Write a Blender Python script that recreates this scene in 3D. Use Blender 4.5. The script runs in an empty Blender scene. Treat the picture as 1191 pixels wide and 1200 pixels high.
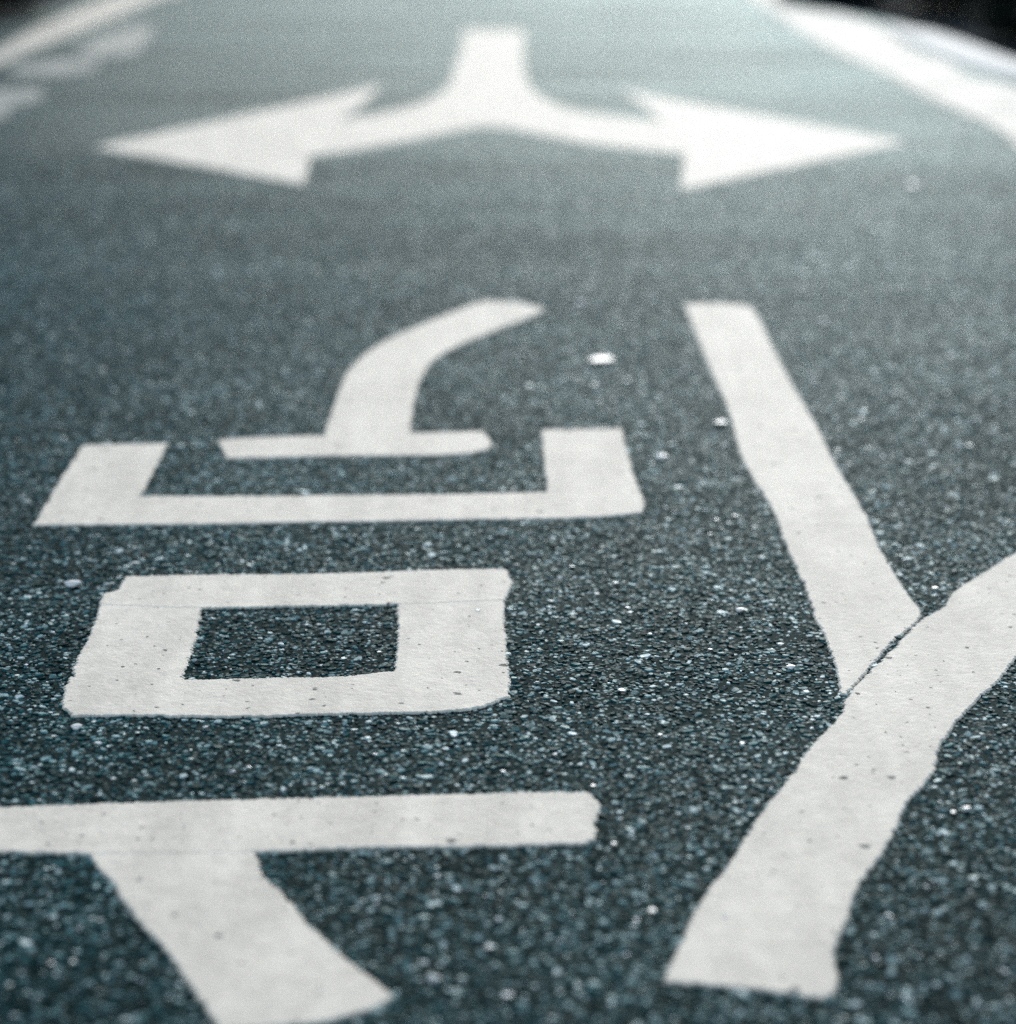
import bpy, bmesh, math, random
import numpy as np
from mathutils import Vector, Matrix, noise
from mathutils.geometry import tessellate_polygon

random.seed(11)
rng = np.random.default_rng(11)
S = bpy.context.scene
COL = S.collection

# ------------------------------------------------------------------ camera geometry
H = 1.2                       # eye height above the road, metres
F = 3000.0                    # focal length in photo pixels
CX, CY = 595.5, 600.0
TILT = math.atan(900.0 / F)
ST, CT = math.sin(TILT), math.cos(TILT)


def G(px, py, z=0.0):
    """a photo pixel as a point of the ground (height z)"""
    u, v = (px - CX) / F, (CY - py) / F
    d = Vector((u, CT + v * ST, -ST + v * CT))
    t = (z - H) / d.z
    return Vector((d.x * t, d.y * t))


# ------------------------------------------------------------------ helpers
def tag(o, label=None, cat=None, group=None, kind=None):
    if label: o['label'] = label
    if cat: o['category'] = cat
    if group: o['group'] = group
    if kind: o['kind'] = kind
    return o


def link(name, me, mat=None, parent=None):
    o = bpy.data.objects.new(name, me)
    COL.objects.link(o)
    if mat is not None and not me.materials:
        me.materials.append(mat)
    if parent is not None:
        o.parent = parent
    return o


def empty(name, loc):
    o = bpy.data.objects.new(name, None)
    o.empty_display_size = 0.1
    o.location = loc
    COL.objects.link(o)
    return o


def mesh_np(name, verts, loops, starts, totals, smooth=False):
    me = bpy.data.meshes.new(name)
    me.vertices.add(len(verts))
    me.vertices.foreach_set('co', np.asarray(verts, np.float32).ravel())
    me.loops.add(len(loops))
    me.loops.foreach_set('vertex_index', np.asarray(loops, np.int32))
    me.polygons.add(len(starts))
    me.polygons.foreach_set('loop_start', np.asarray(starts, np.int32))
    me.polygons.foreach_set('loop_total', np.asarray(totals, np.int32))
    me.polygons.foreach_set('use_smooth', np.full(len(starts), smooth))
    me.update(calc_edges=True)
    me.validate()
    return me


# ------------------------------------------------------------------ materials
class NT:
    def __init__(self, name):
        self.m = bpy.data.materials.new(name)
        self.m.use_nodes = True
        self.t = self.m.node_tree
        self.b = self.t.nodes['Principled BSDF']

    def n(self, kind, **kw):
        nd = self.t.nodes.new(kind)
        for k, v in kw.items():
            if k.startswith('i_'):
                nd.inputs[k[2:].replace('_', ' ')].default_value = v
            else:
                setattr(nd, k, v)
        return nd

    def l(self, a, b):
        self.t.links.new(a, b)

    def ramp(self, src, stops, interp='LINEAR'):
        r = self.n('ShaderNodeValToRGB')
        cr = r.color_ramp
        cr.interpolation = interp
        while len(cr.elements) < len(stops):
            cr.elements.new(0.5)
        for e, (p, c) in zip(cr.elements, stops):
            e.position = p
            e.color = (c, c, c, 1) if isinstance(c, (int, float)) else (*c, 1)
        self.l(src, r.inputs[0])
        return r.outputs[0]

    def mix(self, a, b, fac, blend='MIX'):
        m = self.n('ShaderNodeMix', data_type='RGBA', blend_type=blend)
        for v, i in ((a, 6), (b, 7), (fac, 0)):
            if isinstance(v, (int, float)):
                m.inputs[i].default_value = v if i == 0 else (v, v, v, 1)
            elif isinstance(v, tuple):
                m.inputs[i].default_value = (*v, 1)
            else:
                self.l(v, m.inputs[i])
        return m.outputs[2]

    def math(self, op, a, b=0.0):
        m = self.n('ShaderNodeMath', operation=op)
        for i, v in enumerate((a, b)):
            if isinstance(v, (int, float)):
                m.inputs[i].default_value = v
            else:
                self.l(v, m.inputs[i])
        return m.outputs[0]

    def pos(self):
        return self.n('ShaderNodeNewGeometry').outputs['Position']

    def noise(self, scale, detail=2.0, rough=0.5, vec=None):
        nd = self.n('ShaderNodeTexNoise')
        nd.inputs['Scale'].default_value = scale
        nd.inputs['Detail'].default_value = detail
        nd.inputs['Roughness'].default_value = rough
        self.l(vec or self.pos(), nd.inputs['Vector'])
        return nd.outputs[0]

    def bump(self, h, strength, dist):
        b = self.n('ShaderNodeBump')
        b.inputs['Strength'].default_value = strength
        b.inputs['Distance'].default_value = dist
        self.l(h, b.inputs['Height'])
        self.l(b.outputs[0], self.b.inputs['Normal'])


DARK = (0.001, 0.0115, 0.0108)
MID = (0.013, 0.050, 0.047)
STONE_STOPS = [(0.0, (0.001, 0.0120, 0.0115)), (0.44, (0.005, 0.038, 0.036)),
               (0.73, (0.022, 0.100, 0.096)), (0.885, (0.090, 0.192, 0.183)),
               (0.962, (0.28, 0.375, 0.335)), (1.0, (0.66, 0.69, 0.59))]
GLOSS_W, GLOSS_R, GLOSS_N = 0.13, 0.38, 1.06
SPEC_STOPS = [(0.0, 0.005), (0.6, 0.010), (1.0, 0.06)]


def mottling(k):
    """traffic-worn, slightly patchy asphalt: a gentle multiplier"""
    a = k.noise(3.2, 3.0, 0.55)
    b = k.noise(0.9, 2.0, 0.5)
    s = k.math('ADD', k.math('MULTIPLY', a, 0.6), k.math('MULTIPLY', b, 0.4))
    return k.ramp(s, [(0.3, 0.72), (0.7, 1.28)])


def glare_gloss(k, w=1.0):
    """blue-green gloss layer added for the road glare: reflects the low sky, most at grazing view"""
    gl = k.n('ShaderNodeBsdfGlossy')
    gl.inputs['Color'].default_value = (0.74, 0.93, 0.935, 1)  # blue-green tint of the glare, put into the gloss colour
    gl.inputs['Roughness'].default_value = GLOSS_R
    fr = k.n('ShaderNodeFresnel')
    fr.inputs['IOR'].default_value = GLOSS_N
    mp = k.n('ShaderNodeMapping')
    mp.inputs['Scale'].default_value = (0.5, 2.6, 1.0)
    k.l(k.pos(), mp.inputs['Vector'])
    worn = k.ramp(k.noise(1.0, 4.0, 0.6, mp.outputs[0]), [(0.3, 0.55), (0.7, 1.45)])
    f = k.math('MULTIPLY', k.math('MULTIPLY', fr.outputs[0], GLOSS_W * w), worn)
    mx = k.n('ShaderNodeMixShader')
    k.l(f, mx.inputs[0])
    k.l(k.b.outputs[0], mx.inputs[1])
    k.l(gl.outputs[0], mx.inputs[2])
    nrm = k.b.inputs['Normal'].links
    if nrm:
        k.l(nrm[0].from_socket, gl.inputs['Normal'])
    k.l(mx.outputs[0], k.t.nodes['Material Output'].inputs['Surface'])


def mat_asphalt():
    k = NT('asphalt')
    p = k.pos()
    v = k.n('ShaderNodeTexVoronoi', feature='F1', i_Scale=115.0)
    k.l(p, v.inputs['Vector'])
    sep = k.n('ShaderNodeSeparateColor')
    k.l(v.outputs['Color'], sep.inputs[0])
    stones = k.ramp(sep.outputs[0], STONE_STOPS)
    edge = k.ramp(v.outputs['Distance'], [(0.28, 1.0), (0.52, 0.0)])
    c = k.mix(DARK, stones, edge)
    c = k.mix(c, mottling(k), 1.0, 'MULTIPLY')
    k.l(c, k.b.inputs['Base Color'])
    k.l(k.ramp(edge, [(0.0, 0.8), (1.0, ROUGH)]), k.b.inputs['Roughness'])
    k.b.inputs['Specular Tint'].default_value = (0.42, 0.86, 0.98, 1)
    k.l(k.math('ADD', 0.012, k.math('MULTIPLY', edge, k.ramp(sep.outputs[0], SPEC_STOPS))), k.b.inputs['Specular IOR Level'])
    h = k.math('ADD', k.math('MULTIPLY', edge, 0.6), k.noise(420.0, 3.0))
    k.bump(h, 0.5, 0.0025)
    glare_gloss(k)
    return k.m


def mat_chip():
    k = NT('asphalt_chipping')
    g = k.n('ShaderNodeNewGeometry')
    c = k.ramp(g.outputs['Random Per Island'], STONE_STOPS)
    c = k.mix(c, k.ramp(k.noise(260.0, 3.0, 0.6), [(0.3, 0.65), (0.7, 1.3)]), 1.0, 'MULTIPLY')
    c = k.mix(c, mottling(k), 1.0, 'MULTIPLY')
    k.l(c, k.b.inputs['Base Color'])
    k.l(k.ramp(k.noise(90.0, 1.0), [(0.35, 0.32), (0.65, 0.62)]), k.b.inputs['Roughness'])
    k.b.inputs['Specular Tint'].default_value = (0.42, 0.86, 0.98, 1)
    k.l(k.ramp(g.outputs['Random Per Island'], SPEC_STOPS), k.b.inputs['Specular IOR Level'])
    k.bump(k.noise(700.0, 3.0, 0.6), 0.4, 0.0010)
    glare_gloss(k)
    return k.m


def mat_paint(name, base, wear=0.0, pit=0.65):
    k = NT(name)
    p = k.pos()
    c = k.ramp(k.noise(30.0, 7.0, 0.72), [(0.3, tuple(x * 0.80 for x in base)), (0.62, base)])
    # the road's grain telegraphs through: dark specks where the film is thin
    specks = k.ramp(k.noise(330.0, 2.0, 0.6), [(0.66, 1.0), (0.76, 0.62)])
    c = k.mix(c, specks, k.ramp(k.noise(9.0, 3.0, 0.6), [(0.42, 0.1), (0.62, 0.9)]), 'MULTIPLY')
    # grime rubbed in along the direction of travel
    mp = k.n('ShaderNodeMapping')
    mp.inputs['Scale'].default_value = (14.0, 3.0, 1.0)
    k.l(p, mp.inputs['Vector'])
    grime = k.ramp(k.noise(1.0, 4.0, 0.6, mp.outputs[0]), [(0.35, 0.84), (0.62, 1.0)])
    c = k.mix(c, grime, 1.0, 'MULTIPLY')
    # burst bubbles and chips that show the road underneath
    warp = k.n('ShaderNodeVectorMath', operation='ADD')
    nz = k.n('ShaderNodeTexNoise')
    nz.inputs['Scale'].default_value = 130.0
    k.l(p, nz.inputs['Vector'])
    sc = k.n('ShaderNodeVectorMath', operation='SCALE')
    k.l(nz.outputs['Color'], sc.inputs[0])
    sc.inputs['Scale'].default_value = 0.011
    k.l(p, warp.inputs[0]); k.l(sc.outputs[0], warp.inputs[1])
    holes = None
    for scale, rad, keep in ((17.0, 0.085, 0.82), (60.0, 0.13, 0.84)):
        v = k.n('ShaderNodeTexVoronoi', feature='F1', voronoi_dimensions='2D', i_Scale=scale)
        k.l(warp.outputs[0], v.inputs['Vector'])
        sep = k.n('ShaderNodeSeparateColor')
        k.l(v.outputs['Color'], sep.inputs[0])
        r = k.math('MULTIPLY', k.math('MULTIPLY', k.math('SUBTRACT', sep.outputs[0], keep), 1.0 / (1 - keep)), rad * pit * 2)
        m = k.math('LESS_THAN', v.outputs['Distance'], r)
        holes = m if holes is None else k.math('MAXIMUM', holes, m)
    c = k.mix(c, (0.03, 0.045, 0.045), k.math('MULTIPLY', holes, 0.92))
    if wear:
        ms = k.n('ShaderNodeMapping')
        ms.inputs['Scale'].default_value = (1.0, 3.2, 1.0)
        k.l(p, ms.inputs['Vector'])
        w = k.ramp(k.noise(3.0, 7.0, 0.66, ms.outputs[0]), [(wear - 0.12, 1.0), (wear + 0.12, 0.0)])
        c = k.mix(c, MID, w)
    k.l(c, k.b.inputs['Base Color'])
    k.b.inputs['Roughness'].default_value = 0.6
    k.b.inputs['Specular IOR Level'].default_value = 0.04
    lump = k.n('ShaderNodeTexVoronoi', feature='SMOOTH_F1', i_Scale=120.0)
    k.l(p, lump.inputs['Vector'])
    h = k.math('ADD', k.noise(330.0, 3.0, 0.6), k.math('MULTIPLY', holes, -1.5))
    h = k.math('ADD', h, k.math('MULTIPLY', lump.outputs['Distance'], -0.8))
    k.bump(h, 0.6, 0.0014)
    return k.m


def mat_simple(name, c0, c1, scale, rough=0.8, bump=0.0, spec=0.3):
    k = NT(name)
    nz = k.noise(scale, 4.0, 0.6)
    k.l(k.ramp(nz, [(0.3, c0), (0.7, c1)]), k.b.inputs['Base Color'])
    k.b.inputs['Roughness'].default_value = rough
    k.b.inputs['Specular IOR Level'].default_value = spec
    if bump:
        k.bump(k.noise(scale * 3, 3.0), 0.7, bump)
    return k.m


ROUGH = 0.45
M_ASPHALT = mat_asphalt()
M_CHIP = mat_chip()
M_PAINT = mat_paint('road_paint', (0.83, 0.716, 0.552))
M_LINE = mat_paint('edge_line_paint', (0.83, 0.716, 0.552), wear=0.39, pit=0.3)
M_WORN = mat_paint('worn_road_paint', (0.50, 0.47, 0.38), wear=0.44)
M_KERB = mat_simple('kerb_concrete', (0.70, 0.63, 0.52), (0.82, 0.75, 0.62), 30.0, 0.75, 0.002)
M_SOIL = mat_simple('verge_soil', (0.010, 0.014, 0.014), (0.035, 0.045, 0.046), 9.0, 0.95, 0.02, 0.02)
M_LEAF = mat_simple('hedge_leaf', (0.006, 0.009, 0.006), (0.018, 0.025, 0.017), 14.0, 0.8, 0.0, 0.05)
M_BARK = mat_simple('bark', (0.03, 0.025, 0.02), (0.06, 0.05, 0.04), 40.0, 0.9)
M_PEB = mat_simple('pale_pebble', (0.46, 0.48, 0.44), (0.70, 0.70, 0.62), 60.0, 0.4, 0.001)
M_PEBW = mat_simple('white_pebble', (0.52, 0.50, 0.43), (0.66, 0.62, 0.53), 60.0, 0.4, 0.001)
M_PEBD = mat_simple('dull_pebble', (0.24, 0.28, 0.28), (0.40, 0.43, 0.42), 60.0, 0.5, 0.001)


# ------------------------------------------------------------------ painted markings
def hermite_loop(pts, step, sharp=38.0):
    """polygon -> finely sampled outline; gentle corners become curves, hard ones stay"""
    n = len(pts)
    out = []
    tang = []
    for i in range(n):
        a, b, c = pts[i - 1], pts[i], pts[(i + 1) % n]
        d0, d1 = (b - a), (c - b)
        if d0.length < 1e-6 or d1.length < 1e-6 or math.degrees(d0.angle(d1)) > sharp:
            tang.append(None)
        else:
            tang.append((d0.normalized() + d1.normalized()).normalized())
    for i in range(n):
        a, b = pts[i], pts[(i + 1) % n]
        L = (b - a).length
        m = max(1, int(L / step))
        d = (b - a).normalized()
        t0 = (tang[i] or d) * L
        t1 = (tang[(i + 1) % n] or d) * L
        for j in range(m):
            s = j / m
            h00 = 2 * s**3 - 3 * s**2 + 1; h10 = s**3 - 2 * s**2 + s
            h01 = -2 * s**3 + 3 * s**2; h11 = s**3 - s**2
            out.append(h00 * a + h10 * t0 + h01 * b + h11 * t1)
    return out


def rough_edge(loop, amp):
    out = []
    n = len(loop)
    for i in range(n):
        p = loop[i]
        t = (loop[(i + 1) % n] - loop[i - 1])
        if t.length < 1e-9:
            out.append(p.copy()); continue
        t.normalize()
        nrm = Vector((t.y, -t.x))
        v = Vector((p.x, p.y, 0.0))
        q = (noise.noise(v * 17.0) * 0.35 + noise.noise(v * 70.0 + Vector((5, 2, 1))) * 0.85
             + noise.noise(v * 190.0 + Vector((1, 7, 3))) * 1.1 + noise.noise(v * 390.0 + Vector((4, 7, 6))) * 0.8)
        # now and then a lump where the hot paint ran between the stones
        q += max(0.0, noise.noise(v * 45.0 + Vector((9, 9, 2))) - 0.38) * 3.0
        out.append(p + nrm * q * amp)
    return out


def area2(l):
    return sum(l[i - 1].x * l[i].y - l[i].x * l[i - 1].y for i in range(len(l)))


def paint_mesh(name, px, top=0.0042, amp=0.0030, step=0.004, world=False, base=-0.002):
    pts = [Vector(p) for p in px] if world else [G(x, y, top) for x, y in px]
    if area2(pts) < 0:
        pts.reverse()
    loop = rough_edge(hermite_loop(pts, step), amp)
    n = len(loop)
    ins = []
    for i in range(n):
        t = (loop[(i + 2) % n] - loop[i - 2])
        t.normalize()
        ins.append(loop[i] + Vector((-t.y, t.x)) * (0.0024 + 0.0010 * noise.noise(Vector((loop[i].x, loop[i].y, 3.0)) * 120)))
    verts, faces = [], []
    for p in loop: verts.append((p.x, p.y, base))
    for p in loop: verts.append((p.x, p.y, top - 0.0017 + 0.0006 * noise.noise(Vector((p.x, p.y, 0)) * 60)))
    for p in ins: verts.append((p.x, p.y, top))
    for i in range(n):
        j = (i + 1) % n
        faces.append((i, j, n + j, n + i))
        faces.append((n + i, n + j, 2 * n + j, 2 * n + i))
    for tri in tessellate_polygon([[Vector((p.x, p.y, 0)) for p in ins]]):
        a, b, c = (ins[k] for k in tri)
        cr = (b.x - a.x) * (c.y - a.y) - (b.y - a.y) * (c.x - a.x)
        tri = tri if cr > 0 else (tri[0], tri[2], tri[1])
        faces.append(tuple(2 * n + k for k in tri))
    me = bpy.data.meshes.new(name)
    me.from_pydata(verts, [], faces)
    me.update()
    return me


LETTERS = 'painted strokes of the white road lettering'


def marking(name, label, cat, parts, mat=None, group=None, **kw):
    """parts: list of (part name, outline, height); one part alone is the thing itself"""
    mat = mat or M_PAINT
    if len(parts) == 1:
        pn, px, top = parts[0]
        o = link(name, paint_mesh(name, px, top, **kw), mat)
        return tag(o, label, cat, group)
    allp = [p for _, px, _ in parts for p in px]
    c = G(sum(p[0] for p in allp) / len(allp), sum(p[1] for p in allp) / len(allp))
    root = empty(name, (c.x, c.y, 0))
    tag(root, label, cat, group)
    for pn, px, top in parts:
        me = paint_mesh(pn, px, top, **kw)
        me.transform(Matrix.Translation((-c.x, -c.y, 0)))
        link(pn, me, mat, root)
    return root


A = 0.0030   # first coat laid
B = 0.0034   # strips laid over it

# two-headed turn arrow, farthest and largest
marking('turn_arrow', 'big white two-headed turn arrow, its points aimed left and right, stem running up the road',
        'road marking', [
    ('stem', [(543, 35), (614, 35), (616, 86), (629, 111), (650, 121), (640, 158), (600, 151), (575, 148), (545, 151), (507, 159),
              (497, 119), (519, 107), (533, 78), (540, 58)], B),
    ('arm', [(524, 105), (484, 123), (447, 132), (398, 141), (340, 160), (345, 185), (400, 178), (484, 163), (526, 155)], A),
    ('arm', [(622, 105), (669, 128), (719, 136), (758, 140), (820, 150), (825, 186), (800, 180), (745, 174), (685, 167), (620, 155)], A),
    ('arrowhead', [(109, 172), (449, 99), (425, 121), (400, 139), (363, 168), (362, 183), (357, 216)], B),
    ('arrowhead', [(1066, 166), (728, 106), (752, 122), (775, 141), (802, 168), (801, 186), (798, 222)], B),
], amp=0.004, step=0.02)

marking('painted_stroke', 'white curved stroke rising from a short crossbar, nearest the turn arrow', 'road marking', [
    ('curved_stroke', [(566, 352), (515, 371), (461, 394), (437, 407), (424, 417), (408, 434), (399, 452), (390, 478), (379, 512), (378, 524),
                       (479, 524), (481, 505), (486, 468), (493, 444), (506, 424), (526, 410), (555, 397), (590, 383), (616, 373), (640, 362), (610, 354)], A),
    ('crossbar', [(255, 515), (300, 512), (380, 510), (480, 507), (566, 505), (576, 519), (570, 527), (545, 531), (380, 534), (266, 537)], B),
], group=LETTERS, amp=0.0022, step=0.008)

marking('painted_stroke', 'white bracket shape, a long bar with an upright standing at each end', 'road marking', [
    ('upright', [(97, 521), (197, 519), (181, 550), (158, 592), (46, 604), (68, 566)], A),
    ('upright', [(634, 503), (729, 502), (735, 530), (749, 576), (752, 594), (641, 598), (641, 575), (638, 542)], A),
    ('base_bar', [(52, 590), (163, 582), (280, 581), (380, 580), (510, 579), (639, 576), (645, 573), (750, 573), (755, 588), (753, 600), (700, 605), (514, 609), (400, 611), (188, 614), (39, 615)], B),
], group=LETTERS, step=0.006)

marking('painted_stroke', 'white hollow box with thick sides, alone between bracket and long bar', 'road marking', [
    ('side', [(120, 696), (238, 700), (237, 714), (227, 755), (213, 800), (90, 806), (86, 784), (104, 745), (113, 722)], A),
    ('side', [(464, 698), (590, 695), (592, 727), (595, 778), (596, 790), (458, 795), (461, 784), (466, 745)], A),
    ('bar', [(146, 675), (235, 673), (400, 671), (520, 667), (594, 666), (600, 684), (592, 703), (462, 708), (340, 710), (238, 712), (117, 708), (119, 696), (138, 691)], B),
    ('bar', [(82, 792), (150, 793), (213, 796), (300, 794), (400, 792), (460, 786), (520, 785), (596, 780), (598, 800), (597, 816), (575, 824), (551, 830), (400, 836), (285, 839), (150, 838), (84, 839), (73, 824)], B),
], group=LETTERS, step=0.0024)

marking('painted_stroke', 'white long bar with a slanting leg running down from its left half', 'road marking', [
    ('slanting_leg', [(98, 990), (296, 988), (311, 1027), (332, 1048), (360, 1080), (390, 1109), (425, 1138), (461, 1165), (452, 1174), (420, 1187),
                      (378, 1197), (330, 1203), (257, 1207), (222, 1153), (203, 1126), (185, 1102), (170, 1088), (157, 1073), (143, 1052), (130, 1031), (112, 1012)], A),
    ('bar', [(-95, 947), (0, 945), (105, 941), (252, 937), (369, 934), (500, 931), (600, 928), (690, 927), (705, 945), (699, 960), (697, 980), (685, 988), (534, 992),
             (420, 993), (294, 998), (101, 1000), (0, 998), (-95, 1001)], B),
], group=LETTERS, step=0.0024)

marking('painted_stroke', 'white straight slanting stroke, its foot cut off along a narrow dark gap', 'road marking', [
    ('stroke', [(801, 356), (840, 355), (880, 358), (888, 369), (904, 402), (928, 447), (959, 502), (984, 551), (1015, 603), (1035, 647), (1066, 698), (1080, 718),
                (1045, 753), (992, 814), (984, 812), (982, 794), (969, 751), (956, 724), (939, 677), (922, 640), (908, 603), (870, 537), (854, 482), (825, 416)], A),
], group=LETTERS, step=0.0024)

marking('painted_stroke', 'white wide curved stroke sweeping off towards the right, square foot nearest the viewer', 'road marking', [
    ('stroke', [(1191, 647), (1152, 671), (1117, 694), (1103, 713), (1083, 724), (1040, 767), (993, 816), (986, 836), (952, 872), (929, 905), (890, 954), (857, 1008), (820, 1057),
                (795, 1111), (776, 1150), (865, 1157), (930, 1165), (966, 1170), (979, 1162), (978, 1111), (993, 1078), (1003, 1045), (1042, 987), (1063, 941),
                (1096, 901), (1101, 875), (1137, 828), (1174, 793), (1191, 771), (1255, 726), (1330, 690), (1330, 596), (1260, 617)], A),
], group=LETTERS, step=0.0024)


# ------------------------------------------------------------------ road edges
def strip(px, z=0.0):
    return [G(x, y, z) for x, y in px]


# right edge line: traced where it is in view, then carried on towards the viewer
rl_low = strip([(875, -8), (900, 11), (941, 39), (992, 66), (1042, 88), (1080, 111), (1133, 134), (1178, 157), (1191, 172)])
rl_up = strip([(905, -8), (926, 10), (992, 20), (1042, 38), (1062, 55), (1118, 77), (1133, 89), (1165, 97), (1191, 103)])
near_low = [Vector((1.80, 6.5)), Vector((2.00, 4.5)), Vector((2.15, 1.5))]
near_up = [Vector((2.35, 7.2)), Vector((2.45, 4.5)), Vector((2.50, 1.5))]
right_line = [Vector(p) for p in rl_low] + near_low + near_up[::-1] + rl_up[::-1]
far_r0, far_r1 = right_line[0], right_line[-1]
far_poly = [far_r1, Vector((1.30, 17)), Vector((1.32, 30)), Vector((1.18, 30)), Vector((1.14, 17)), far_r0]
me = paint_mesh('edge_line', right_line + far_poly[1:-1], 0.0045, amp=0.006, step=0.03, world=True)
tag(link('edge_line', me, M_LINE), 'broad bright white edge line bordering the right of the road', 'road marking', 'edge lines of the road')

ll_up = strip([(-60, 82), (0, 58), (25, 43), (67, 23), (104, 7), (124, -1), (150, -9)])
ll_low = strip([(-60, 100), (0, 74), (34, 60), (67, 47), (118, 27), (168, 6), (180, 0), (215, -9)])
left_line = ([Vector((-3.16, 5.0)), Vector((-3.6, 1.5)), Vector((-3.72, 1.5)), Vector((-3.30, 5.0))] + ll_up +
             [Vector((-1.50, 17)), Vector((-1.45, 30)), Vector((-1.33, 30)), Vector((-1.34, 17))] + ll_low[::-1])
me = paint_mesh('edge_line', left_line, 0.0045, amp=0.004, step=0.03, world=True)
tag(link('edge_line', me, M_LINE), 'slim white edge line crossing the top left corner', 'road marking', 'edge lines of the road')

marking('worn_marking', 'faded grey-white hatching of two blurred stripes beside the left edge line', 'road marking', [
    ('stripe', [(183, 28), (172, 48), (158, 62), (118, 66), (80, 64), (104, 49), (130, 37), (152, 30)], 0.0035),
    ('stripe', [(118, 69), (108, 84), (60, 88), (14, 88), (14, 79), (60, 71)], 0.0035),
], mat=M_WORN, group='faded hatching at the left road edge', amp=0.010, step=0.02)
marking('worn_marking', 'single faded stripe cut off by the left border of the view', 'road marking', [
    ('worn_marking', [(-70, 112), (0, 104), (48, 103), (46, 116), (14, 124), (0, 138), (-70, 150)], 0.0035),
], mat=M_WORN, group='faded hatching at the left road edge', amp=0.010, step=0.02)


# ------------------------------------------------------------------ ground, road, kerb
def sheet(name, pts, z, mat):
    me = bpy.data.meshes.new(name)
    me.from_pydata([(p[0], p[1], z) for p in pts], [], [tuple(range(len(pts)))])
    if me.polygons[0].normal.z < 0:
        me.flip_normals()
    me.update()
    return tag(link(name, me, mat), kind='structure')


sheet('ground', [(-400, -60), (400, -60), (400, 900), (-400, 900)], -0.03, M_SOIL)
road_left = [(-4.3, -8), (-4.2, 1.5), (-3.75, 5.0), (-2.62, 9.6), (-2.18, 12.3), (-1.9, 17), (-1.85, 30), (-1.85, 200)]
road_right = [(2.75, -8), (2.72, 1.5), (2.62, 4.5), (2.47, 7.2), (2.0, 10.0), (1.76, 11.6), (1.38, 12.5), (1.36, 17), (1.38, 30), (1.38, 200)]
sheet('road', road_left + road_right[::-1], 0.0, M_ASPHALT)

# raised kerb on the right, with rounded top edges, dying out where the line meets it
kt = 0.022
k_top = strip([(1036, 28), (1052, 28), (1092, 33), (1130, 45), (1191, 68)], kt)
k_bot = strip([(1040, 33), (1067, 46), (1105, 61), (1143, 74), (1191, 87)], kt)
k_top += [Vector((2.66, 7.2)), Vector((2.82, 4.5)), Vector((2.92, 1.0)), Vector((2.95, -6))]
k_bot += [Vector((2.49, 7.2)), Vector((2.66, 4.5)), Vector((2.76, 1.0)), Vector((2.79, -6))]
bm = bmesh.new()
rings = []
for a, b in zip(k_top, k_bot):
    a = Vector((a.x, a.y)); b = Vector((b.x, b.y)); d = (b - a)
    prof = [(a, -0.05), (a, kt - 0.015), (a + d * 0.12, kt), (a + d * 0.85, kt), (a + d * 0.97, kt - 0.015), (b + d * 0.08, -0.05)]
    rings.append([bm.verts.new((p.x, p.y, z)) for p, z in prof])
for r0, r1 in zip(rings, rings[1:]):
    for i in range(5):
        bm.faces.new((r0[i], r0[i + 1], r1[i + 1], r1[i]))
bm.faces.new(rings[0]); bm.faces.new(rings[-1][::-1])
bmesh.ops.recalc_face_normals(bm, faces=bm.faces)
me = bpy.data.meshes.new('kerb'); bm.to_mesh(me); bm.free()
tag(link('kerb', me, M_KERB), kind='structure')


# ------------------------------------------------------------------ stone chippings in the asphalt
def chippings():
    cell = 0.0098
    y0, y1 = 2.0, 8.2
    ys = np.arange(y0, y1, cell)
    P = []
    for y in ys:
        w = 0.2 * y + 0.45
        xs = np.arange(-w, w, cell)
        P.append(np.stack([xs, np.full_like(xs, y)], 1))
    P = np.concatenate(P)
    P += rng.uniform(-0.48, 0.48, P.shape) * cell
    keep = rng.random(len(P)) < np.clip((8.2 - P[:, 1]) / 2.6, 0, 1) * 0.9
    P = P[keep]
    N = len(P)
    K = 6
    r = np.clip(np.exp(rng.normal(math.log(0.0040), 0.42, N)), 0.0016, 0.0095)
    el = rng.uniform(1.0, 1.9, N)
    ang = rng.uniform(0, 2 * math.pi, N)
    th = (np.arange(K)[None] + rng.uniform(-0.36, 0.36, (N, K))) * (2 * math.pi / K)
    rad = rng.uniform(0.72, 1.15, (N, K)) * r[:, None]
    lx, ly = np.cos(th) * rad * np.sqrt(el)[:, None], np.sin(th) * rad / np.sqrt(el)[:, None]
    ca, sa = np.cos(ang)[:, None], np.sin(ang)[:, None]
    ox, oy = lx * ca - ly * sa, lx * sa + ly * ca
    tx, ty = rng.normal(0, 0.12, N), rng.normal(0, 0.12, N)
    hz = rng.uniform(0.0002, 0.0021, N)
    top = np.empty((N, K, 3)); bot = np.empty((N, K, 3))
    s = rng.uniform(0.62, 0.85, (N, 1))
    top[..., 0] = P[:, :1] + ox * s; top[..., 1] = P[:, 1:] + oy * s
    top[..., 2] = np.clip(hz[:, None] + ox * s * tx[:, None] + oy * s * ty[:, None], -0.002, 0.0026)
    bot[..., 0] = P[:, :1] + ox * 1.12; bot[..., 1] = P[:, 1:] + oy * 1.12
    bot[..., 2] = -0.0022
    V = np.concatenate([top, bot], 1).reshape(-1, 3)
    base = (np.arange(N) * 2 * K)[:, None]
    q = []
    for i in range(K):
        j = (i + 1) % K
        q += [K + i, K + j, j, i]
    pat = np.array(list(range(K)) + q)
    loops = (base + pat[None]).ravel()
    tot = np.tile(np.array([K] + [4] * K), N)
    starts = np.concatenate([[0], np.cumsum(tot)[:-1]])
    return mesh_np('asphalt_chippings', V, loops, starts, tot)


tag(link('asphalt_chippings', chippings(), M_CHIP), kind='stuff',
    label='grey stone chippings set in the dark asphalt', cat='chippings')


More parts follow.
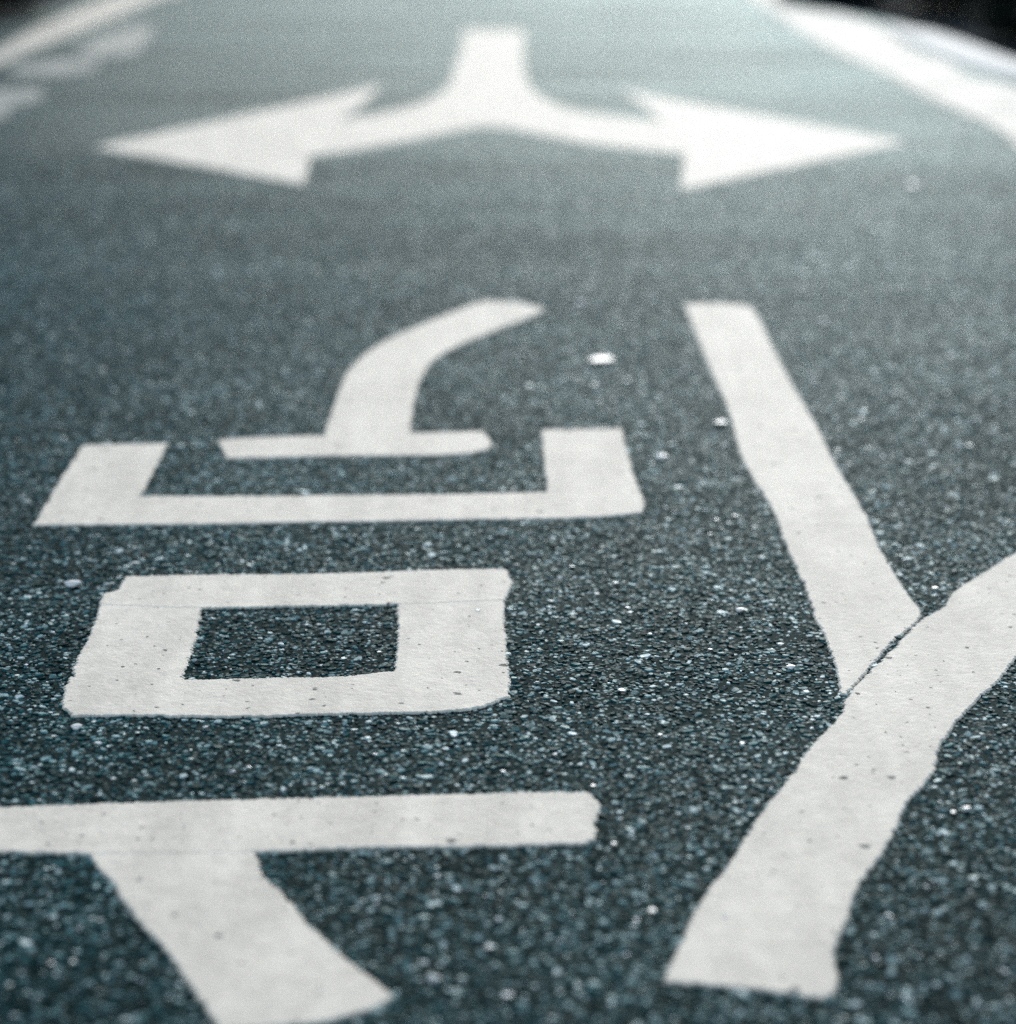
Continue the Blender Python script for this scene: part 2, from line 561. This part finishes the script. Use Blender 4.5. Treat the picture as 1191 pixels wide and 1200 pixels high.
# ------------------------------------------------------------------ loose pale pebbles
def pebble_mesh(seed, mat):
    """a flat broken stone: the hull of a few random points, its edges knocked off"""
    rs = random.Random(seed)
    bm = bmesh.new()
    for i in range(13):
        a = rs.uniform(0, 6.283)
        r = rs.uniform(0.72, 1.05)
        z = rs.choice((-0.15, 0.05, 0.30, 0.34)) + rs.uniform(-0.04, 0.04)
        r *= 1.0 if z < 0.2 else 0.88
        bm.verts.new((math.cos(a) * r, math.sin(a) * r * 0.8, z))
    ch = bmesh.ops.convex_hull(bm, input=bm.verts)
    bmesh.ops.delete(bm, geom=list({v for v in ch['geom_interior'] if isinstance(v, bmesh.types.BMVert)}), context='VERTS')
    bmesh.ops.dissolve_limit(bm, angle_limit=0.15, verts=bm.verts, edges=bm.edges)
    bmesh.ops.bevel(bm, geom=list(bm.edges), offset=0.06, segments=1, affect='EDGES', profile=0.6)
    me = bpy.data.meshes.new('pebble')
    bm.to_mesh(me); bm.free()
    me.materials.append(mat)
    return me


PEB = [pebble_mesh(i, M_PEB) for i in range(5)]
PEBW = [pebble_mesh(i + 20, M_PEBW) for i in range(5)]
PEBD = [pebble_mesh(i + 9, M_PEBD) for i in range(4)]


def pebble(px, py, w, label, group, asp=1.0, dull=False, white=False):
    p = G(px, py, 0.002)
    dist = math.hypot(p.y, H)
    r = w * 0.5 * dist / F * (0.88 if py < 1000 else 0.75) * (1.25 if white else 1.0)
    o = bpy.data.objects.new('pebble', random.choice(PEBD if dull else PEBW if white else PEB))
    COL.objects.link(o)
    o.location = (p.x, p.y, 0.0022 + r * 0.10)
    o.scale = (r, r * asp, min(r, 0.014) * 0.85)
    o.rotation_euler = (0, 0, random.uniform(-0.4, 0.4))
    return tag(o, label, 'pebble', group)


GP = 'pale pebbles on the asphalt'
special = [
    (705, 424, 34, 'largest pale flat pebble, alone above the bracket right upright', 1.1, False),
    (845, 497, 17, 'white pebble touching the left edge of the straight slanting stroke', 1.0, False),
    (776, 537, 17, 'bright white pebble right of the bracket upright top', 1.0, False),
    (86, 686, 24, 'wide flat pale pebble just left of the hollow box corner', 0.9, False),
    (90, 853, 15, 'round grey-white pebble just below the hollow box left corner', 1.3, False),
    (695, 922, 9, 'small white pebble at the right end of the long bar', 1.0, False),
    (1133, 949, 14, 'white pebble right of the curved stroke, larger of a close pair', 1.0, False),
    (1117, 953, 9, 'white pebble right of the curved stroke, smaller of a close pair', 1.2, False),
    (1096, 690, 9, 'white pebble in the notch between slanting and curved strokes', 1.0, False),
    (927, 783, 13, 'pale pebble left of the slanting stroke foot', 1.0, False),
    (868, 716, 13, 'pale pebble left of the lower slanting stroke', 1.0, False),
    (509, 1149, 21, 'wide pale pebble right of the slanting leg foot', 0.9, False),
    (764, 1069, 15, 'bright blurred pebble between bar end and curved stroke foot', 1.0, False),
    (1070, 218, 24, 'big blurred pale pebble below the right arrow point', 1.2, True),
    (1128, 152, 20, 'blurred grey pebble between the right arrow point and edge line', 1.6, True),
    (680, 356, 17, 'blurred grey pebble midway between curved stroke tip and slanting stroke top', 1.3, True),
]
for px, py, w, lb, asp, d in special:
    pebble(px, py, w, lb, GP, asp, d, not d)
spots = [(573, 1111, 16), (595, 1168, 22), (586, 1080, 17), (512, 1028, 14), (746, 1079, 11), (657, 1103, 11),
         (1026, 1124, 14), (1061, 1171, 14), (1042, 1074, 13), (1153, 1064, 12), (1178, 1140, 14), (1086, 1040, 11), (628, 867, 7),
         (729, 810, 13), (774, 862, 9), (805, 732, 8), (762, 744, 9), (736, 713, 9), (722, 684, 10), (700, 697, 9),
         (671, 665, 10), (833, 762, 9), (870, 872, 9), (905, 925, 9), (630, 800, 8), (560, 716, 9), (445, 765, 9),
         (360, 733, 8), (330, 756, 9), (272, 905, 12), (292, 900, 9), (440, 885, 9), (590, 905, 9), (650, 885, 10),
         (240, 853, 10), (115, 872, 12), (40, 900, 10), (30, 780, 8), (62, 742, 8), (718, 470, 13), (697, 452, 10),
         (735, 447, 11), (840, 610, 9), (862, 605, 9), (833, 627, 9), (818, 625, 9), (955, 451, 11),
         (1085, 521, 11), (1136, 523, 11), (982, 529, 10), (1078, 541, 10), (965, 378, 14), (1010, 493, 10),
         (720, 990, 11), (850, 1075, 12), (440, 1060, 12), (225, 1090, 0), (165, 1150, 13), (92, 1090, 11), (60, 1130, 12), (735, 1120, 12)]
for px, py, w in spots:
    if w:
        pebble(px, py, w, 'small pale pebble set among the dark chippings', GP, random.uniform(0.8, 1.3), random.random() < 0.45)


# ------------------------------------------------------------------ dark shrubs at the road edges
def shrub_meshes(seed, n_leaf):
    rs = np.random.default_rng(seed)
    cl = rs.normal(0, 1, (26, 3)); cl /= np.linalg.norm(cl, axis=1)[:, None]
    cl *= (rs.random((26, 1)) ** 0.4) * 0.62
    which = rs.integers(0, 26, n_leaf)
    d = rs.normal(0, 1, (n_leaf, 3)); d /= np.linalg.norm(d, axis=1)[:, None]
    c = cl[which] + d * (rs.random((n_leaf, 1)) ** 0.5) * rs.uniform(0.24, 0.42, 26)[which][:, None]
    c[:, 2] = np.abs(c[:, 2] + 0.55)
    u = rs.normal(0, 1, (n_leaf, 3)); u /= np.linalg.norm(u, axis=1)[:, None]
    v = np.cross(u, rs.normal(0, 1, (n_leaf, 3))); v /= np.linalg.norm(v, axis=1)[:, None]
    L = rs.uniform(0.035, 0.07, (n_leaf, 1)); W = L * 0.42
    V = np.stack([c - u * L, c + v * W, c + u * L, c - v * W], 1).reshape(-1, 3)
    loops = np.arange(n_leaf * 4)
    fol = mesh_np('foliage', V, loops, np.arange(n_leaf) * 4, np.full(n_leaf, 4))
    fol.materials.append(M_LEAF)
    bm = bmesh.new()
    for i in range(7):
        a = rs.uniform(0, 6.28); t = Vector((math.cos(a) * 0.45, math.sin(a) * 0.45, rs.uniform(0.5, 0.9)))
        b0 = Vector((math.cos(a) * 0.05, math.sin(a) * 0.05, -0.06))
        ax = (t - b0).normalized(); s1 = ax.orthogonal().normalized(); s2 = ax.cross(s1)
        r0 = [bm.verts.new(b0 + (s1 * math.cos(q) + s2 * math.sin(q)) * 0.022) for q in np.linspace(0, 6.28, 6)[:-1]]
        r1 = [bm.verts.new(t + (s1 * math.cos(q) + s2 * math.sin(q)) * 0.007) for q in np.linspace(0, 6.28, 6)[:-1]]
        for k in range(5):
            bm.faces.new((r0[k], r0[(k + 1) % 5], r1[(k + 1) % 5], r1[k]))
    st = bpy.data.meshes.new('stem'); bm.to_mesh(st); bm.free()
    st.materials.append(M_BARK)
    return fol, st


SHRUBS = [shrub_meshes(s, 9000) for s in (3, 8, 21)]


def shrub(x, y, sc, h, label, group, i):
    r = empty('shrub', (x, y, -0.02))
    r.scale = (sc, sc, sc * h)
    r.rotation_euler.z = i * 1.9
    tag(r, label, 'shrub', group)
    f, s = SHRUBS[i % 3]
    link('foliage', f, None, r)
    link('stem', s, None, r)


GR, GL = 'dark shrubs behind the right kerb', 'dark shrubs beyond the left edge line'
shrub(2.52, 11.2, 0.64, 0.42, 'black-looking shrub in the top right corner behind the kerb', GR, 0)
shrub(2.74, 10.15, 0.62, 0.45, 'dark shrub right of the corner one, mostly out of view', GR, 1)
shrub(1.66, 13.0, 0.42, 0.5, 'dark shrub at the top edge, where the right edge line leaves the view', GR, 2)
shrub(2.27, 12.4, 0.52, 0.45, 'dark shrub at the top edge, beside the black corner shrub', GR, 1)
shrub(-2.70, 12.05, 0.64, 0.42, 'low black-looking shrub in the top left corner', GL, 0)
shrub(-2.95, 11.05, 0.62, 0.42, 'low dark shrub left of the top left corner one, mostly out of view', GL, 2)
shrub(-3.05, 13.0, 0.85, 1.8, 'tall dark shrub added behind the low black corner one to darken road reflections', GL, 1)  # added to darken the sky reflection on the left of the road
shrub(-3.55, 11.7, 0.85, 1.9, 'tall dark shrub added left of the road to block reflected sky, nearly all out of view', GL, 0)  # second added shrub, blocks low sky from the road's left side

# ------------------------------------------------------------------ sky, sun, camera
SUN_AZ, SUN_EL = math.radians(7.5), math.radians(24)      # azimuth clockwise from straight ahead
w = bpy.data.worlds.new('World')
S.world = w
w.use_nodes = True
sk = w.node_tree.nodes.new('ShaderNodeTexSky')
sk.sky_type = 'NISHITA'
sk.sun_disc = False
sk.sun_elevation = SUN_EL
sk.sun_rotation = SUN_AZ
sk.air_density = 1.0
sk.dust_density = 0.7
sk.ozone_density = 1.2
bg = w.node_tree.nodes['Background']
w.node_tree.links.new(sk.outputs[0], bg.inputs[0])
bg.inputs[1].default_value = 0.12

sl = bpy.data.lights.new('sun', 'SUN')
sl.energy = 1.5
sl.angle = math.radians(14)
sl.color = (0.98, 1.0, 1.0)
so = bpy.data.objects.new('sun', sl)
COL.objects.link(so)
d = Vector((math.sin(SUN_AZ) * math.cos(SUN_EL), math.cos(SUN_AZ) * math.cos(SUN_EL), math.sin(SUN_EL)))
so.rotation_euler = d.to_track_quat('Z', 'Y').to_euler()
so.location = d * 30

cam = bpy.data.cameras.new('camera')
cam.sensor_fit = 'HORIZONTAL'
cam.sensor_width = 36.0
cam.lens = F / 1191.0 * 36.0
cam.clip_start = 0.05
cam.clip_end = 2000
fp = G(640, 790)
cam.dof.use_dof = True
cam.dof.focus_distance = fp.y * CT + H * ST
cam.dof.aperture_fstop = cam.lens / 45.0
co = bpy.data.objects.new('camera', cam)
COL.objects.link(co)
co.location = (0, 0, H)
co.rotation_euler = (math.radians(90) - TILT, 0, 0)
S.camera = co

S.render.engine = 'CYCLES'
S.cycles.use_denoising = False
S.cycles.denoiser = 'OPENIMAGEDENOISE'
S.cycles.denoising_input_passes = 'RGB_ALBEDO_NORMAL'
S.cycles.denoising_prefilter = 'ACCURATE'
S.cycles.max_bounces = 6
S.view_settings.view_transform = 'Standard'
S.view_settings.look = 'None'
S.view_settings.exposure = 1.03
S.view_settings.gamma = 1.0
